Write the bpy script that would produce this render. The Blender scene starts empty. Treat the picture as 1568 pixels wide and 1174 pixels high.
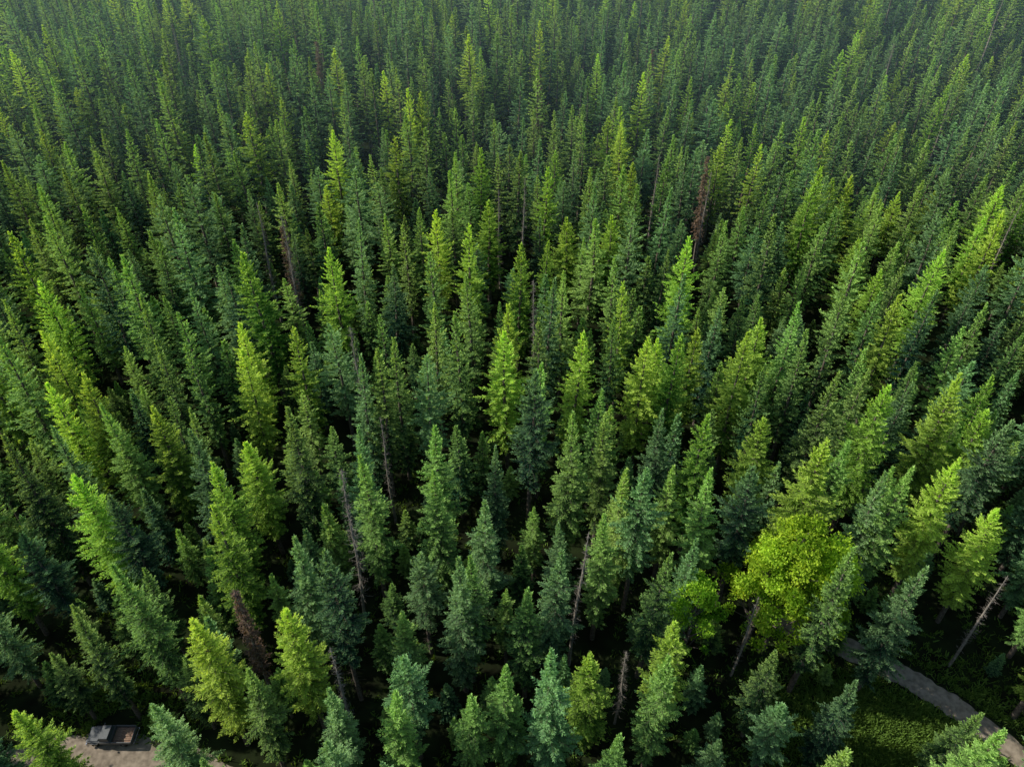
import bpy, bmesh, math, random
import numpy as np
from mathutils import Vector
rng=np.random.default_rng(11); random.seed(7)
sc=bpy.context.scene
sc.view_settings.view_transform='Standard'
SLOPE=0.145
def terr(x,y):
    s=SLOPE*y
    u=2.8*np.sin(x*0.021+y*0.013+0.6)+2.2*np.sin(y*0.03-x*0.017+1.0)
    w=np.clip((np.sqrt(x*x+y*y)-40)/120,0,1)
    return s+u*w
cd=bpy.data.cameras.new("camera"); cam=bpy.data.objects.new("camera",cd); sc.collection.objects.link(cam)
cam.location=(0,0,85); cam.rotation_euler=(math.radians(53),0,0); cd.lens=24.93; cd.clip_end=5000; sc.camera=cam
# individually mapped trees: world x, y (m) and height (m)
def T3(s): v=[float(q) for q in s.split()]; return [tuple(v[i:i+3]) for i in range(0,len(v),3)]
def T2(s): v=[float(q) for q in s.split()]; return [tuple(v[i:i+2]) for i in range(0,len(v),2)]
LAND=dict(
 bright=T3("""-36.8 90.1 27 -6.8 99.5 25 1.1 96.6 24 -26.8 95.4 24 -0.8 81.6 24 -28.6 78.7 23 8.4 76.6 24 17.4 75.2 24 20.8 75.8 24 22.3 62.1 24
 29.9 75.7 24 29.3 63.5 22 33.3 56.5 26 -30.4 49.4 25 -29.2 38.9 24 -21.1 40.4 22 -52.4 69.5 24 -56.3 68.6 24 -42.7 65.4 23 -46.9 54.5 24
 22.0 142.5 23 5.8 122.1 23 22.0 126.5 22 62.9 95.1 24 77.1 104.5 25 96.6 165.8 24 52.6 82.9 24 43.4 65.2 25 51.7 66.1 26 -43.8 32.5 20
 -36.7 82.0 22 -12.5 107.7 23 -5.9 130.8 22 -21.4 148.7 24 -18.7 147.7 24 -33.2 133.2 23 24.3 79.6 22 52.4 118.3 23 60.3 121.4 23 55.2 63.2 23 7.8 38.1 19 15.2 39.1 22"""),
 spruce=T3("""-7.9 54.5 24 -3.4 52.4 23 -24.8 61.3 27 -17.5 59.1 25 -15.9 55.5 25 2.3 66.2 27 6.6 60.5 26 4.3 46.5 23 1.4 44.0 20 -5.3 44.7 24 -4.5 45.8 22
 -10.0 37.6 20 -0.5 36.3 20 3.7 34.8 24 14.1 35.8 22 32.0 36.3 18 -10.9 34.5 19 25.7 35.3 15 43.1 34.0 16 -32.5 33.9 19 -37.3 43.6 25 -22.3 48.0 23 21.8 54.4 24
 13.9 54.3 24 12.0 55.2 23 39.8 44.3 22 -7.0 77.4 26 -19.3 72.1 24 -17.0 72.1 25 -10.9 72.6 24 38.3 68.0 25 -35.8 60.2 25 40.3 53.2 26 38.9 53.2 25 7.6 90.7 23
 19.2 106.0 24 -15.0 74.4 25 23.8 88.3 24 9.9 50.6 22 18.3 48.2 22 -47.2 41.5 13 55.3 61.2 24 39.1 83.6 23 58.2 85.9 23 -3.8 35.1 18 -16.9 35.1 19 14.7 46.0 22
 26.0 54.7 24 25.8 39.7 17 19.8 33.9 12"""),
 snag=T3("-18.2 52.7 27 -17.1 38.7 19 -20.3 76.4 25 6.8 47.6 23 11.6 40.9 14 51.6 46.9 17 -36.1 104.2 24 25.8 46.0 15 3.4 89.9 22 35.9 124.8 22"),
 red=T3("-28.1 44.3 19 37.2 130.9 22 6.7 169.5 20 -37.8 107.6 20"),
 decid=T3("30.5 49.5 22 28.2 49.6 19 34.3 49.1 20 19.9 47.0 17"))
ROAD_L=T2("-66.3 30.8 -57.9 35.2 -49.8 37.6 -40.7 37.4 -31.8 35.0 -20.2 29.6")
ROAD_R=T2("33.0 52.7 40.6 49.0 45.1 46.4 48.3 44.0 51.8 40.9 56.8 35.1 61.6 28.2")
TRUCK=(-44.3,39.4); GRASS=T2("34.2 40.6 40.3 39.2 45.4 37.8 50.6 39.7")

# ---------- materials
def mat(name): 
    m=bpy.data.materials.new(name); m.use_nodes=True; nt=m.node_tree; nt.nodes.clear()
    return m,nt,nt.nodes,nt.links
def foliage(name,c_dark,c_light,trans=0.35,hue=0.03):
    m,nt,N,Lk=mat(name)
    out=N.new('ShaderNodeOutputMaterial'); mix=N.new('ShaderNodeMixShader'); mix.inputs[0].default_value=trans
    p=N.new('ShaderNodeBsdfDiffuse')
    tr=N.new('ShaderNodeBsdfTranslucent')
    oi=N.new('ShaderNodeObjectInfo'); at=N.new('ShaderNodeAttribute'); at.attribute_name='tip_shade'  # lighter twig tips; on conifers also the painted top-to-bottom crown shade
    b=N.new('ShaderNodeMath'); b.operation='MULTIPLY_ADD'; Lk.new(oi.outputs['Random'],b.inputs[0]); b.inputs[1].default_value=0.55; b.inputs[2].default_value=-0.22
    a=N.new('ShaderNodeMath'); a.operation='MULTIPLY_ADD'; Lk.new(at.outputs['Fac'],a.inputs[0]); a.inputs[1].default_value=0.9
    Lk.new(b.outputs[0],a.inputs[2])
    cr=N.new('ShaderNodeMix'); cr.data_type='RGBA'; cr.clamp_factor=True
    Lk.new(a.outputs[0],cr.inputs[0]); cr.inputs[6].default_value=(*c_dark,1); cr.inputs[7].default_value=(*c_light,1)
    hs=N.new('ShaderNodeHueSaturation'); Lk.new(cr.outputs[2],hs.inputs['Color'])
    mr=N.new('ShaderNodeMath'); mr.operation='MULTIPLY'; Lk.new(oi.outputs['Random'],mr.inputs[0]); mr.inputs[1].default_value=57.3
    fr=N.new('ShaderNodeMath'); fr.operation='FRACT'; Lk.new(mr.outputs[0],fr.inputs[0])
    hm=N.new('ShaderNodeMath'); hm.operation='MULTIPLY_ADD'; Lk.new(fr.outputs[0],hm.inputs[0]); hm.inputs[1].default_value=hue*2; hm.inputs[2].default_value=0.5-hue
    Lk.new(hm.outputs[0],hs.inputs['Hue'])
    Lk.new(hs.outputs[0],p.inputs['Color'])
    g=N.new('ShaderNodeMix'); g.data_type='RGBA'; g.blend_type='MULTIPLY'; g.inputs[0].default_value=1; Lk.new(hs.outputs[0],g.inputs[6]); g.inputs[7].default_value=(1.7,1.5,0.55,1)
    Lk.new(g.outputs[2],tr.inputs['Color'])
    Lk.new(p.outputs[0],mix.inputs[1]); Lk.new(tr.outputs[0],mix.inputs[2]); Lk.new(mix.outputs[0],out.inputs[0])
    return m
def simple(name,c1,c2,scale,rough=0.9,bump=0.0,metal=0,spec=0.5):
    m,nt,N,Lk=mat(name)
    out=N.new('ShaderNodeOutputMaterial'); p=N.new('ShaderNodeBsdfPrincipled'); p.inputs['Roughness'].default_value=rough; p.inputs['Metallic'].default_value=metal; p.inputs['Specular IOR Level'].default_value=spec
    no=N.new('ShaderNodeTexNoise'); no.inputs['Scale'].default_value=scale; no.inputs['Detail'].default_value=6
    tc=N.new('ShaderNodeTexCoord'); Lk.new(tc.outputs['Object'],no.inputs['Vector'])
    r=N.new('ShaderNodeValToRGB'); r.color_ramp.elements[0].position=0.35; r.color_ramp.elements[1].position=0.65
    r.color_ramp.elements[0].color=(*c1,1); r.color_ramp.elements[1].color=(*c2,1)
    Lk.new(no.outputs['Fac'],r.inputs[0]); Lk.new(r.outputs[0],p.inputs['Base Color'])
    if bump:
        b=N.new('ShaderNodeBump'); b.inputs['Strength'].default_value=bump; Lk.new(no.outputs['Fac'],b.inputs['Height']); Lk.new(b.outputs[0],p.inputs['Normal'])
    Lk.new(p.outputs[0],out.inputs[0]); return m
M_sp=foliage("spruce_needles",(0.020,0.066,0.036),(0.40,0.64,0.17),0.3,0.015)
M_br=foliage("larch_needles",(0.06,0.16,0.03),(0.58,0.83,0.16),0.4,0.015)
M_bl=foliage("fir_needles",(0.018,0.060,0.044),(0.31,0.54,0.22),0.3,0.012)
M_red=foliage("dead_needles",(0.10,0.075,0.06),(0.30,0.21,0.16),0.2,0.01)
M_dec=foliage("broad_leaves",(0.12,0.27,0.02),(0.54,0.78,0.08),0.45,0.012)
M_grs=foliage("grass_blades",(0.05,0.10,0.02),(0.20,0.34,0.07),0.3,0.02)
M_bark=simple("bark",(0.07,0.055,0.045),(0.16,0.14,0.12),3,0.95,spec=0.1)
M_grey=simple("weathered_wood",(0.14,0.125,0.11),(0.30,0.27,0.24),3,0.95,spec=0.1)

def build(name,V,F,mi,tip_shade,mats):
    me=bpy.data.meshes.new(name)
    V=np.asarray(V,dtype=np.float32); F=np.asarray(F,dtype=np.int32)
    me.vertices.add(len(V)); me.vertices.foreach_set('co',V.ravel())
    me.loops.add(F.size); me.loops.foreach_set('vertex_index',F.ravel())
    me.polygons.add(len(F)); me.polygons.foreach_set('loop_start',np.arange(0,F.size,4,dtype=np.int32))
    me.polygons.foreach_set('loop_total',np.full(len(F),4,dtype=np.int32))
    me.polygons.foreach_set('material_index',np.asarray(mi,dtype=np.int32))
    me.update(calc_edges=True)
    a=me.attributes.new('tip_shade','FLOAT','POINT'); a.data.foreach_set('value',np.asarray(tip_shade,dtype=np.float32))
    for m in mats: me.materials.append(m)
    return me
class Acc:
    def __init__(s): s.V=[];s.F=[];s.M=[];s.T=[];s.n=0
    def add(s,V,F,m,T):
        s.V.append(V); s.F.append(F+s.n); s.M.append(np.full(len(F),m)); s.T.append(T); s.n+=len(V)
    def tube(s,pts,rad,k,m):
        pts=np.asarray(pts,float); n=len(pts); 
        d=pts[-1]-pts[0]; d/=np.linalg.norm(d)+1e-9
        u=np.cross(d,[0,0,1.]) if abs(d[2])<0.9 else np.cross(d,[1.,0,0]); u/=np.linalg.norm(u); v=np.cross(d,u)
        a=np.arange(k)*2*math.pi/k
        ring=np.cos(a)[:,None]*u+np.sin(a)[:,None]*v
        V=(pts[:,None,:]+np.asarray(rad)[:,None,None]*ring[None]).reshape(-1,3)
        F=[[i*k+j,i*k+(j+1)%k,(i+1)*k+(j+1)%k,(i+1)*k+j] for i in range(n-1) for j in range(k)]
        s.add(V,np.array(F),m,np.zeros(len(V)))
    def blades(s,P,D,Ln,W,roll,m,T0,T1):
        n=len(P); D=D/(np.linalg.norm(D,axis=1,keepdims=True)+1e-9)
        S=np.cross(D,np.array([0,0,1.])); S/=np.linalg.norm(S,axis=1,keepdims=True)+1e-9
        U=np.cross(S,D); X=S*np.cos(roll)[:,None]+U*np.sin(roll)[:,None]
        Wd=W[:,None]; Lc=Ln[:,None]
        V=np.stack([P-X*Wd*0.5,P+X*Wd*0.5,P+D*Lc+X*Wd*0.16,P+D*Lc-X*Wd*0.16],1).reshape(-1,3)
        F=np.arange(4*n).reshape(n,4)
        T=np.stack([T0,T0,T1,T1],1).ravel()
        s.add(V,F,m,T)
    def mesh(s,name,mats): return build(name,np.concatenate(s.V),np.concatenate(s.F),np.concatenate(s.M),np.concatenate(s.T),mats)

def conifer(name,seed,H=25,Rm=2.5,base=0.12,power=0.75,full=0.5,dens=1.0,mats=None,up=1.0,clump=0.35,round_top=0.0,sparse=0.0):
    g=np.random.default_rng(seed); A=Acc()
    bw=1.0/dens**0.75; lo=dens<0.7
    lean=g.normal(0,0.006,2)
    def axis(z): return np.stack([lean[0]*z+0.12*np.sin(z*0.25+seed),lean[1]*z+0.12*np.cos(z*0.21+seed)],-1)
    zs=np.linspace(-0.6,H*0.985,10); ax=axis(zs)
    r0=0.012*H+0.04
    A.tube(np.c_[ax,zs],r0*(1-np.linspace(0,1,10))**0.8+0.02,4 if lo else 7,0)
    z=H*base; ph=g.uniform(0,6.28,6)
    while z<H*0.985:
        t=1-z/H; tt=t/(1-base); crown_shade=0.26-0.70*t  # sunlit top and shaded lower crown painted into the needle colour by height
        prof=min(1,tt/full)**power
        if tt>0.65: prof*=1-0.55*((tt-0.65)/0.35)**1.5
        k=int(round((6.5 if t>0.12 else 5)*min(1,0.65+dens*0.4)))
        az0=g.uniform(0,6.28)
        for j in range(k):
            if g.random()<sparse: continue
            az=az0+j*6.28/k+g.normal(0,0.22)
            cl=1+clump*(math.sin(az*2+z*0.9+ph[0])*0.5+math.sin(az*3-z*1.7+ph[1])*0.4+math.sin(z*2.9+ph[2]+az)*0.35)
            Lb=max(0.18,Rm*prof*cl*g.uniform(0.72,1.12)+round_top*0.6*min(1,t*14))
            zz=z+g.normal(0,0.14)
            el=math.radians(np.interp(t,[0,0.08,0.3,0.7,1],[62,42,18,-4,-16]))*up+g.normal(0,0.1)
            ns=max(3,int(Lb/0.17*dens)+1)
            s=np.linspace(0.12 if not lo else 0.25,1,ns)+g.normal(0,0.02,ns); s=np.clip(s,0.05,1)
            hd=np.array([math.cos(az),math.sin(az)])
            droop=-0.16*Lb*s**2*(1.5*t)+0.10*Lb*s**4
            a2=axis(np.array([zz]))[0]
            C=np.c_[a2[0]+hd[0]*Lb*s*math.cos(el),a2[1]+hd[1]*Lb*s*math.cos(el),zz+Lb*s*math.sin(el)+droop]
            bd=np.array([hd[0]*math.cos(el),hd[1]*math.cos(el),math.sin(el)-0.1*t])
            sd=np.array([-hd[1],hd[0],0])
            if Lb>1.2 and t>0.1 and not lo:
                A.tube(np.array([[a2[0],a2[1],zz],C[-1]]),[0.035,0.008],3,0)
            for side in (-1,1):
                tl=(0.16+0.26*Lb*(1-s)**0.8*np.minimum(1,s*3)+0.05)*g.uniform(0.7,1.25,ns)
                tl=np.minimum(tl,0.75)
                D=bd[None]*g.uniform(0.5,1.0,(ns,1))+sd[None]*side*g.uniform(0.6,1.1,(ns,1))+g.normal(0,0.14,(ns,3))
                D[:,2]-=0.12*t
                A.blades(C,D,tl,bw*g.uniform(0.10,0.18,ns),g.normal(0,0.55,ns),1,0.45*s-0.05+crown_shade,0.2+0.8*s+crown_shade)
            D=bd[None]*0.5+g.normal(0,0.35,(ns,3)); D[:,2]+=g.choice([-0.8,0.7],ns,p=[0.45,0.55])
            A.blades(C,D,g.uniform(0.14,0.34,ns),bw*g.uniform(0.1,0.18,ns),g.uniform(-1.5,1.5,ns),1,0.4*s+crown_shade,0.3+0.7*s+crown_shade)
            A.blades(C[-1:],bd[None]+np.array([[0,0,0.15]]),np.array([0.32]),np.array([0.14*bw]),np.array([0.3]),1,np.array([0.7+crown_shade]),np.array([1.+crown_shade]))
        z+=(0.44 if t>0.15 else 0.30)/max(0.5,dens**0.5)*g.uniform(0.75,1.2)*(H/25)**0.4
    for i in range(0 if lo else int(10+base*60)):
        zz=g.uniform(0.06,base+0.1)*H; az=g.uniform(0,6.28); l=g.uniform(0.4,1.6)
        p0=np.r_[axis(np.array([zz]))[0],zz]; A.tube([p0,p0+np.array([math.cos(az)*l,math.sin(az)*l,-0.2*l])],[0.025,0.006],3,0)
    return A.mesh(name,mats)
def snag(name,seed,H=25,twigs=200,Lm=1.3,red=0.0,mats=None):
    g=np.random.default_rng(seed); A=Acc()
    zs=np.linspace(-0.6,H,9); A.tube(np.c_[0.1*np.sin(zs*0.2),0.1*np.cos(zs*0.3),zs],0.2*(1-np.linspace(0,1,9))**0.8+0.03,7,0)
    for i in range(twigs):
        f=g.uniform(0.2,0.99); zz=f*H; az=g.uniform(0,6.28); l=Lm*(1.05-f)**0.6*g.uniform(0.35,1.2)
        p0=np.array([0.1*math.sin(zz*0.2),0.1*math.cos(zz*0.3),zz]); h=np.array([math.cos(az),math.sin(az),0])
        p1=p0+h*l*0.6+[0,0,-0.12*l]; p2=p0+h*l+[0,0,-0.05*l]
        A.tube([p0,p1,p2],[0.035,0.02,0.006],3,0)
        for q in range(4):
            b=p0+(p2-p0)*g.uniform(0.3,0.95); d=h*0.5+g.normal(0,0.5,3); e=b+d*g.uniform(0.2,0.45)
            A.tube([b,e],[0.014,0.004],3,0)
        if red>0:
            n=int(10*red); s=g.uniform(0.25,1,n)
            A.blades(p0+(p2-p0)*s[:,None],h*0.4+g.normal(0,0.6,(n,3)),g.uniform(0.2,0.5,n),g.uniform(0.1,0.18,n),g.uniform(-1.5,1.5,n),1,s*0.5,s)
    return A.mesh(name,mats)
def decid(name,seed,H=20,Rm=5,mats=None,nl=15000,nc=60):
    g=np.random.default_rng(seed); A=Acc()
    zs=np.linspace(-0.6,H*0.75,8); A.tube(np.c_[0.3*np.sin(zs*0.2),0.2*np.cos(zs*0.3),zs],0.3*(1-np.linspace(0,1,8))**0.7+0.06,8,0)
    cs=[];rs=[]
    for i in range(nc):
        a=g.uniform(0,6.28); f=g.uniform(0.32,0.98); rr=Rm*math.sin(min(1,(1.04-f)/0.6)*1.5)**0.8*g.uniform(0.3,1.1)
        c=np.array([math.cos(a)*rr,math.sin(a)*rr,H*f-0.8]); cs.append(c); rs.append(g.uniform(0.45,1.3))
        b=np.array([0,0,max(H*0.2,c[2]-rr*0.9-1)]); m=(b+c)/2+g.normal(0,0.3,3)
        A.tube([b,m,c],[0.12,0.07,0.02],4,0)
    cs=np.array(cs); rs=np.array(rs)
    w=rs**2/np.sum(rs**2); k=g.choice(len(cs),nl,p=w)
    d=g.normal(0,1,(nl,3)); d/=np.linalg.norm(d,axis=1,keepdims=True)
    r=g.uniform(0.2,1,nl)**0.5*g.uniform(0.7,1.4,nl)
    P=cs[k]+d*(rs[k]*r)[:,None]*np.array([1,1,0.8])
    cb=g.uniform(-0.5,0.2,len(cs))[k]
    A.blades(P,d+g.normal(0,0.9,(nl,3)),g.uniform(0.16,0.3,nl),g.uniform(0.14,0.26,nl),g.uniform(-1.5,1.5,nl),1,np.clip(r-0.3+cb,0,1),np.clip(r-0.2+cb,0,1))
    return A.mesh(name,mats)
def S(d):
    t="_%d"%int(d*100)
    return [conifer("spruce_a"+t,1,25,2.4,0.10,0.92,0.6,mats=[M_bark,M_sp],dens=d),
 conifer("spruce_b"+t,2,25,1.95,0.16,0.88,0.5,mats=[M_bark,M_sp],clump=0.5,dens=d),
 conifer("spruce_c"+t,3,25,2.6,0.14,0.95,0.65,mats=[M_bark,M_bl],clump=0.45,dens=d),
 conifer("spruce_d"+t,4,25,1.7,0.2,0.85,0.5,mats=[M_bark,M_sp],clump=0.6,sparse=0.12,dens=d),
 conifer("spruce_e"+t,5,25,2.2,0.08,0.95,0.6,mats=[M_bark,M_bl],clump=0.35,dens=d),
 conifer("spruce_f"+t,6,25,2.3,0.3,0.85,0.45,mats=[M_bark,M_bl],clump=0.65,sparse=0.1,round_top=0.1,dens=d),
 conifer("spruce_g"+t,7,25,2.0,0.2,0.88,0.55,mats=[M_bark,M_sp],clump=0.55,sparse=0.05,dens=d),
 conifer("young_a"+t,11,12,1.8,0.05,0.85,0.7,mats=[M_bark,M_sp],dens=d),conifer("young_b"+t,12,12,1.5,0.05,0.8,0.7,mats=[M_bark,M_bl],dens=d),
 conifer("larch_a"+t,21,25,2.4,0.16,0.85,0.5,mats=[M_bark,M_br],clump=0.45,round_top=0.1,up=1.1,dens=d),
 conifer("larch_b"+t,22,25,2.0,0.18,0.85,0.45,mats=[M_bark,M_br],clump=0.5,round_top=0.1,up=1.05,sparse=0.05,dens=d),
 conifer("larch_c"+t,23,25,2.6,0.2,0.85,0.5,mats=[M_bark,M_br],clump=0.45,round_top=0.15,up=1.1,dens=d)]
NEAR=S(1.05); MID=S(0.6); FAR=S(0.42)
SPR=NEAR[:7]; BRI=NEAR[9:12]
SNG=[snag("snag_a",31,25,mats=[M_grey,M_red]),snag("snag_b",32,25,130,1.0,mats=[M_grey,M_red])]
RED=[snag("redtree_a",33,25,300,1.7,1.0,mats=[M_grey,M_red])]
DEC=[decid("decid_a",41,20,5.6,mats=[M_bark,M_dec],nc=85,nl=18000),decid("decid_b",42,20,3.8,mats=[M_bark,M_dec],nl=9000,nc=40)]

# ---------- terrain
def gridmesh(name,xs,ys,f,mt):
    X,Y=np.meshgrid(xs,ys); Z=f(X,Y); V=np.stack([X,Y,Z],-1).reshape(-1,3)
    nx,ny=len(xs),len(ys); i=np.arange((ny-1)*(nx-1)); r=i//(nx-1); c=i%(nx-1)
    b=r*nx+c; F=np.stack([b,b+1,b+nx+1,b+nx],1)
    me=build(name,V,F,np.zeros(len(F)),np.zeros(len(V)),[mt]); me.polygons.foreach_set('use_smooth',np.ones(len(F),bool))
    o=bpy.data.objects.new(name,me); sc.collection.objects.link(o); return o
xs=np.concatenate([np.linspace(-1600,-220,30)[:-1],np.linspace(-220,220,200),np.linspace(220,1600,30)[1:]])
ys=np.concatenate([np.linspace(-600,-20,15)[:-1],np.linspace(-20,200,120),np.linspace(200,2500,80)[1:]])
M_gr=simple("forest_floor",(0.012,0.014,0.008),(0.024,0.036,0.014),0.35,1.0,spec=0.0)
ground=gridmesh("ground",xs,ys,terr,M_gr)
# ---------- roads
def ribbon(name,P,w,mt,dz=0.03):
    P=np.array(P,float); 
    Q=np.vstack([2*P[0]-P[1],P,2*P[-1]-P[-2]]); C=[]
    for i in range(1,len(Q)-2):
        for t in np.linspace(0,1,24,endpoint=False):
            a,b,c,d=Q[i-1],Q[i],Q[i+1],Q[i+2]
            C.append(0.5*((2*b)+(c-a)*t+(2*a-5*b+4*c-d)*t*t+(3*b-a-3*c+d)*t**3))
    C=np.array(C); T=np.gradient(C,axis=0); T/=np.linalg.norm(T,axis=1,keepdims=True); Nn=np.c_[-T[:,1],T[:,0]]
    k=9; off=np.linspace(-0.5,0.5,k)
    ww=w*(1+0.07*np.sin(np.arange(len(C))*0.31)+0.05*np.sin(np.arange(len(C))*0.83))
    V=[]
    for i in range(len(C)):
        for o in off:
            p=C[i]+Nn[i]*o*ww[i]; rut=-0.03*math.exp(-((abs(o)*w-0.85)/0.25)**2)
            V.append((p[0],p[1],float(terr(p[0],p[1]))+dz+0.04+rut-(0.06 if abs(o)>0.49 else 0)))
    F=[[i*k+j,i*k+j+1,(i+1)*k+j+1,(i+1)*k+j] for i in range(len(C)-1) for j in range(k-1)]
    me=build(name,V,F,np.zeros(len(F)),np.zeros(len(V)),[mt]); o=bpy.data.objects.new(name,me); sc.collection.objects.link(o); return C
M_rd=simple("gravel_road",(0.20,0.165,0.13),(0.36,0.30,0.24),1.6,1.0,0.5,spec=0.1)
CL=ribbon("dirt_road",ROAD_L,4.2,M_rd); CR=ribbon("dirt_road",ROAD_R,2.7,M_rd)
# ---------- pickup truck
def paint(name,c,rough=0.5,metal=0.0,c2=None,sc_=6): return simple(name,c,c2 or tuple(min(1,v*1.3) for v in c),sc_,rough,0,metal)
M_pt=paint("faded_grey_paint",(0.09,0.10,0.11),0.45); M_rust=paint("rusty_bed",(0.20,0.11,0.07),0.85,0,(0.34,0.23,0.17)); M_tire=paint("tire_rubber",(0.02,0.02,0.02),0.9)
M_gl=paint("window_glass",(0.05,0.07,0.08),0.08); M_chr=paint("chrome",(0.5,0.5,0.5),0.25,1.0)
tr=bpy.data.objects.new("parked_pickup_truck",None); sc.collection.objects.link(tr)
def part(nm,size=None,loc=(0,0,0),m=None,bev=0.04,taper=None):
    bm=bmesh.new(); bmesh.ops.create_cube(bm,size=1)
    for v in bm.verts:
        if taper and v.co.z>0: v.co.x=v.co.x*taper[0]+taper[2]; v.co.y*=taper[1]
        v.co.x*=size[0]; v.co.y*=size[1]; v.co.z*=size[2]
    if bev: bmesh.ops.bevel(bm,geom=bm.edges[:],offset=bev,segments=2,affect='EDGES')
    me=bpy.data.meshes.new(nm); bm.to_mesh(me); bm.free(); me.materials.append(m)
    o=bpy.data.objects.new(nm,me); o.location=loc; o.parent=tr; sc.collection.objects.link(o); return o
def wheel(nm,loc):
    bm=bmesh.new(); bmesh.ops.create_cone(bm,cap_ends=True,segments=24,radius1=0.39,radius2=0.39,depth=0.26)
    bmesh.ops.bevel(bm,geom=[e for e in bm.edges if abs(e.verts[0].co.z-e.verts[1].co.z)<1e-4],offset=0.05,segments=2,affect='EDGES')
    me=bpy.data.meshes.new(nm); bm.to_mesh(me); bm.free(); me.materials.append(M_tire)
    o=bpy.data.objects.new(nm,me); o.location=loc; o.rotation_euler=(math.pi/2,0,0); o.parent=tr; sc.collection.objects.link(o)
    bm=bmesh.new(); bmesh.ops.create_cone(bm,cap_ends=True,segments=16,radius1=0.2,radius2=0.17,depth=0.3)
    me=bpy.data.meshes.new(nm+"_hub"); bm.to_mesh(me); bm.free(); me.materials.append(M_chr)
    o=bpy.data.objects.new(nm+"_hub",me); o.location=loc; o.rotation_euler=(math.pi/2,0,0); o.parent=tr; sc.collection.objects.link(o)
part("chassis",size=(4.9,0.9,0.2),loc=(0,0,0.5),m=M_tire)
part("hood",size=(1.35,1.75,0.55),loc=(-1.75,0,0.88),m=M_pt,bev=0.1,taper=(0.96,0.94,0.01))
part("front_fenders",size=(1.0,1.95,0.35),loc=(-1.6,0,0.82),m=M_pt,bev=0.12)
part("cab_lower",size=(1.35,1.85,0.65),loc=(-0.4,0,0.92),m=M_pt,bev=0.07)
part("cab_glasshouse",size=(1.25,1.68,0.5),loc=(-0.4,0,1.49),m=M_gl,bev=0.05,taper=(0.72,0.84,0.03))
part("cab_roof",size=(0.95,1.44,0.08),loc=(-0.36,0,1.77),m=M_pt,bev=0.03)
part("bed_floor",size=(2.2,1.7,0.08),loc=(1.4,0,0.72),m=M_rust,bev=0.01)
for s,n in ((-1,"left"),(1,"right")):
    part("bed_side_"+n,size=(2.2,0.09,0.5),loc=(1.4,s*0.9,0.99),m=M_pt,bev=0.03)
    part("headlight_"+n,size=(0.06,0.28,0.18),loc=(-2.44,s*0.65,0.9),m=M_chr,bev=0.02)
    part("mirror_"+n,size=(0.08,0.2,0.16),loc=(-0.95,s*1.03,1.3),m=M_pt,bev=0.02)
part("tailgate",size=(0.08,1.8,0.5),loc=(2.54,0,0.99),m=M_pt,bev=0.03)
part("front_bumper",size=(0.16,1.9,0.2),loc=(-2.53,0,0.58),m=M_chr,bev=0.04)
part("rear_bumper",size=(0.14,1.8,0.16),loc=(2.66,0,0.58),m=M_chr,bev=0.04)
for i in range(7): part("cargo_board_%d"%i,size=(1.9+0.1*(i%3),0.2,0.06),loc=(1.38,-0.68+i*0.226,0.80+0.05*(i%2)),m=M_rust,bev=0.01)
for n,(a,b) in enumerate([(-1.6,-0.84),(-1.6,0.84),(1.5,-0.84),(1.5,0.84)]): wheel("wheel_%d"%n,(a,b,0.39))
ix=int(np.argmin(((CL-np.array(TRUCK))**2).sum(1))); tg=CL[ix+2]-CL[ix-2]
tz=float(terr(*TRUCK)); yaw=math.atan2(tg[1],tg[0])+0.05; tr.location=(TRUCK[0],TRUCK[1],tz+0.04)
tr.rotation_euler=(math.atan(SLOPE*math.cos(yaw)),-math.atan(SLOPE*math.sin(yaw)),yaw)
# ---------- planting
keep=[]
for x,y in list(CL[::6])+list(CR[50::6]): keep.append((x,y,2.4)); 
vis=[CL[i] for i in range(44,84,5)]+[CR[i] for i in range(62,98,5)]+[np.array(TRUCK)]+[np.array(q) for q in GRASS]
for p in vis:
    d=-np.array(p)/np.linalg.norm(p)
    for s in (0,3,6,9): keep.append((p[0]+d[0]*s,p[1]+d[1]*s,2.9))
for p in (TRUCK,tuple(CL[60]),GRASS[1]):
    for s in (3,6,9,12): keep.append((p[0]-0.97*s,p[1]+0.15*s,2.6))
KA=np.array(keep)
cell=3.0; grid={}
def ok(x,y,r):
    cx,cy=int(x//cell),int(y//cell)
    for i in range(cx-2,cx+3):
        for j in range(cy-2,cy+3):
            for (a,b,q) in grid.get((i,j),()):
                if (a-x)**2+(b-y)**2<(0.5*(r+q))**2: return False
    return True
def put(x,y,r): grid.setdefault((int(x//cell),int(y//cell)),[]).append((x,y,r))
named=dict(bright="larch_tree",spruce="spruce_tree",snag="dead_tree_snag",red="dying_conifer",decid="broadleaf_tree")
def spin(n=None): return rng.integers(0,4,n)*(math.pi/2)+rng.uniform(-0.2,0.2,n)
def obj(nm,me,x,y,h,H0,wide=1.0):
    o=bpy.data.objects.new(nm,me); sc.collection.objects.link(o)
    s=h/H0; o.location=(x,y,float(terr(x,y))); o.scale=(s**0.6*wide,s**0.6*wide,s)
    o.rotation_euler=(rng.normal(0,0.014),rng.normal(0,0.014),float(spin())); return o
for k,v in LAND.items():
    for i,(x,y,h) in enumerate(v):
        wd=1.0
        if k=='bright':
            me,H0=(BRI if y<70 else MID[9:12])[[0,1,0,2][i%4]],25
            if i in (0,12): wd=1.25
        elif k=='spruce': me,H0=(SPR if y<70 else MID)[[0,2,1,4,6,5][i%6]],25
        elif k=='snag': me,H0=SNG[i%2],25
        elif k=='red': me,H0=RED[0],25
        else: me,H0=DEC[0 if i==0 else 1],20
        obj(named[k],me,x,y,h,H0,wd); put(x,y,4.7 if k!='decid' else 5.5)
pts=[]
P=rng.uniform(0,1,(115000,3))
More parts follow.
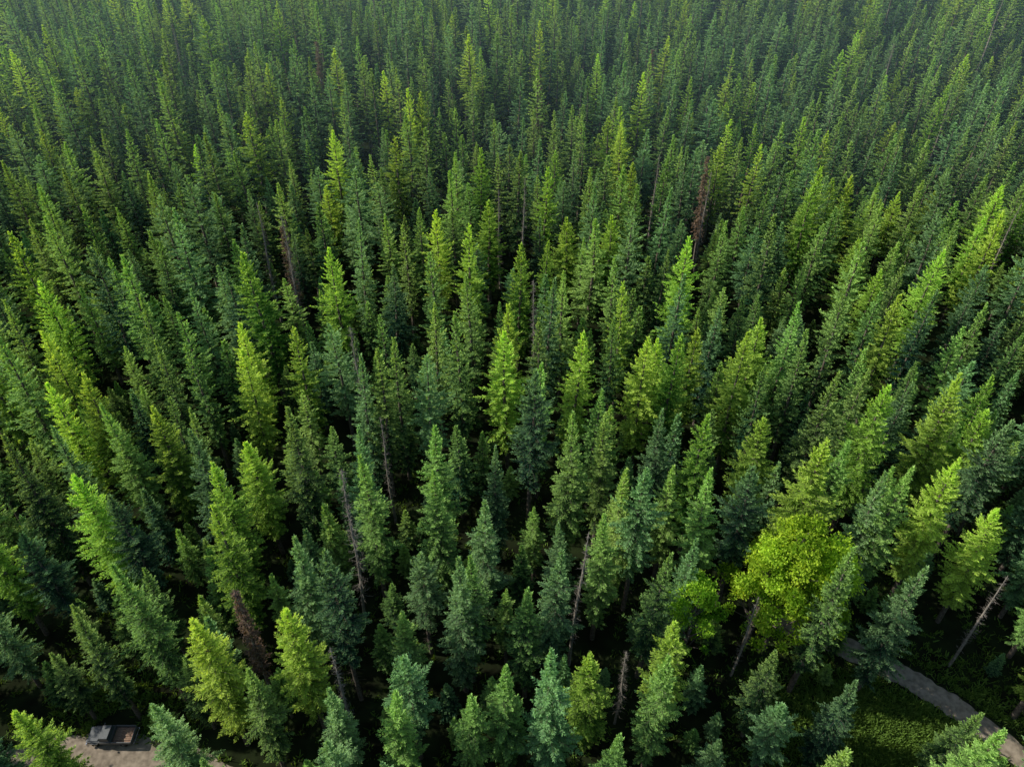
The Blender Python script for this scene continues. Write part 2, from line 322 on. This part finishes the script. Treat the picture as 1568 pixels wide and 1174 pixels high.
for n_,(u,v,w) in enumerate(P):
    y=14+346*u; x=(v*2-1)*(0.84*y+45)
    r=(5.1 if y<100 else 4.65) if w<0.85 else 3.4
    if math.hypot(x+6,y-62)<9: r+=0.7
    if n_>80000: r=2.5; w=1.0
    if y<80 and np.any((KA[:,0]-x)**2+(KA[:,1]-y)**2<KA[:,2]**2): continue
    if n_>80000 and y>110: continue
    if ok(x,y,r):
        put(x,y,r); pts.append((x,y,w))
protos=MID+SNG[1:]+RED+FAR
nprot=NEAR+SNG[1:]+RED
npx=[];idx=[];scl=[];nearcount=0
clump=lambda x,y: math.sin(x*0.07+1)*math.sin(y*0.06+2)+0.5*math.sin(x*0.15+y*0.11)
for x,y,w in pts:
    q=rng.random(); 
    if w==1.0:
        i=7+(q<0.5); h=rng.uniform(3,8)
    elif w>=0.85: 
        i=7+(q<0.5) if rng.random()<0.6 else [1,3,6][int(q*3)]
        h=rng.uniform(8,17)
    else:
        h=float(np.clip(rng.normal(21.3,3.2),13,28))
        z=rng.random(); pb=0.10+0.07*clump(x,y)+(0.05 if x>0 else 0)
        i=9+int(q*3) if z<pb else (12 if z>0.986 else (13 if z>0.983 else int(q*7)))
    H0=12 if i in(7,8) else 25
    if y<66 and w<1.0:
        nm={7:"young_spruce_tree",8:"young_spruce_tree",9:"larch_tree",10:"larch_tree",11:"larch_tree",12:"dead_tree_snag",13:"dying_conifer"}.get(i,"spruce_tree")
        h=0.93*h
        obj(nm,nprot[i],x,y,h,H0,rng.uniform(0.85,1.12)); nearcount+=1
    else:
        s=h/H0; w2=s**0.6*rng.uniform(0.85,1.2)
        f=min(1,max(0,(y-80)/60)); s*=1-0.12*f; w2*=1+0.08*f
        if y>135 and i<12: i+=14
        npx.append((x,y,float(terr(x,y)))); idx.append(i); scl.append((w2,w2,s))
col=bpy.data.collections.new("conifer_kinds")
for i,me in enumerate(protos):
    o=bpy.data.objects.new("kind_%02d"%i,me); col.objects.link(o)
n=len(npx); me=bpy.data.meshes.new("conifer_forest"); me.vertices.add(n); me.vertices.foreach_set('co',np.array(npx,dtype=np.float32).ravel())
a=me.attributes.new('kind','INT','POINT'); a.data.foreach_set('value',np.array(idx,dtype=np.int32))
a=me.attributes.new('scl','FLOAT_VECTOR','POINT'); a.data.foreach_set('vector',np.array(scl,dtype=np.float32).ravel())
rot=np.c_[rng.normal(0,0.014,n),rng.normal(0,0.014,n),spin(n)]
a=me.attributes.new('rot','FLOAT_VECTOR','POINT'); a.data.foreach_set('vector',rot.astype(np.float32).ravel())
fo=bpy.data.objects.new("conifer_forest",me); sc.collection.objects.link(fo)
ng=bpy.data.node_groups.new("plant_forest",'GeometryNodeTree')
ng.interface.new_socket("Geometry",in_out='INPUT',socket_type='NodeSocketGeometry'); ng.interface.new_socket("Geometry",in_out='OUTPUT',socket_type='NodeSocketGeometry')
N=ng.nodes; gi=N.new('NodeGroupInput'); go=N.new('NodeGroupOutput'); ip=N.new('GeometryNodeInstanceOnPoints'); ci=N.new('GeometryNodeCollectionInfo')
ci.inputs['Collection'].default_value=col; ci.inputs['Separate Children'].default_value=True; ci.inputs['Reset Children'].default_value=True
def na(nm,t):
    q=N.new('GeometryNodeInputNamedAttribute'); q.data_type=t; q.inputs['Name'].default_value=nm; return [s for s in q.outputs if s.enabled and s.name=='Attribute'][0]
Lk=ng.links
Lk.new(gi.outputs[0],ip.inputs['Points']); Lk.new(ci.outputs[0],ip.inputs['Instance']); ip.inputs['Pick Instance'].default_value=True
Lk.new(na('kind','INT'),ip.inputs['Instance Index']); Lk.new(na('scl','FLOAT_VECTOR'),ip.inputs['Scale'])
er=N.new('FunctionNodeEulerToRotation'); Lk.new(na('rot','FLOAT_VECTOR'),er.inputs[0]); Lk.new(er.outputs[0],ip.inputs['Rotation'])
Lk.new(ip.outputs[0],go.inputs[0])
md=fo.modifiers.new("forest",'NODES'); md.node_group=ng
# ---------- undergrowth
A=Acc(); cen=[]
for gx,gy in GRASS+[TRUCK]:
    cen.append(np.c_[rng.normal(gx,4.5,1200),rng.normal(gy,4.0,1200)])
cen.append(np.c_[rng.uniform(-75,75,3500),rng.uniform(15,80,3500)])
cen=np.vstack(cen)
dist=np.min(np.linalg.norm(cen[:,None]-np.vstack([CL[::3],CR[::3]])[None],axis=2),axis=1); cen=cen[dist>1.8]
cen=cen[np.linalg.norm(cen-np.array(TRUCK),axis=1)>2.9]
kk=9; C2=np.repeat(cen,kk,0)+rng.normal(0,0.22,(len(cen)*kk,2)); m=len(C2)
Pz=np.c_[C2,terr(C2[:,0],C2[:,1])]; D=rng.normal(0,0.5,(m,3)); D[:,2]=rng.uniform(0.3,1,m)
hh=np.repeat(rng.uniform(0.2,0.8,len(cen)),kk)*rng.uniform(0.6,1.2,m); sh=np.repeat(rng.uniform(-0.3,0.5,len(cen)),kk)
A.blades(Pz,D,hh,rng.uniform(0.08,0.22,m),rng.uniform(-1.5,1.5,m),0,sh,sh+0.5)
uo=bpy.data.objects.new("undergrowth",A.mesh("undergrowth",[M_grs])); sc.collection.objects.link(uo)
# ---------- haze
hm,nt,N,Lk=mat("haze_air")
out=N.new('ShaderNodeOutputMaterial'); vs=N.new('ShaderNodeVolumeScatter'); vs.inputs['Color'].default_value=(0.55,0.88,1.0,1); vs.inputs['Density'].default_value=0.0008; vs.inputs['Anisotropy'].default_value=0.1
Lk.new(vs.outputs[0],out.inputs['Volume'])
bpy.ops.mesh.primitive_cube_add(size=1,location=(0,620,40)); hz=bpy.context.object; hz.name="atmospheric_haze"; hz.scale=(900,1000,170); hz.data.materials.append(hm)
# ---------- light
sd=Vector((-0.82,0.13,0.54)).normalized()
el=math.asin(sd.z); azm=math.atan2(sd.x,sd.y)
w=bpy.data.worlds.new("World"); sc.world=w; w.use_nodes=True; nt=w.node_tree
bg=nt.nodes['Background']; sk=nt.nodes.new('ShaderNodeTexSky'); sk.sky_type='NISHITA'; sk.sun_disc=False; sk.sun_elevation=el; sk.sun_rotation=azm
nt.links.new(sk.outputs[0],bg.inputs[0]); bg.inputs[1].default_value=0.13
sl=bpy.data.lights.new("sun",'SUN'); sl.energy=5; sl.angle=math.radians(0.5); sl.color=(1,0.94,0.80)
so=bpy.data.objects.new("sun",sl); so.rotation_euler=sd.to_track_quat('Z','Y').to_euler(); sc.collection.objects.link(so)
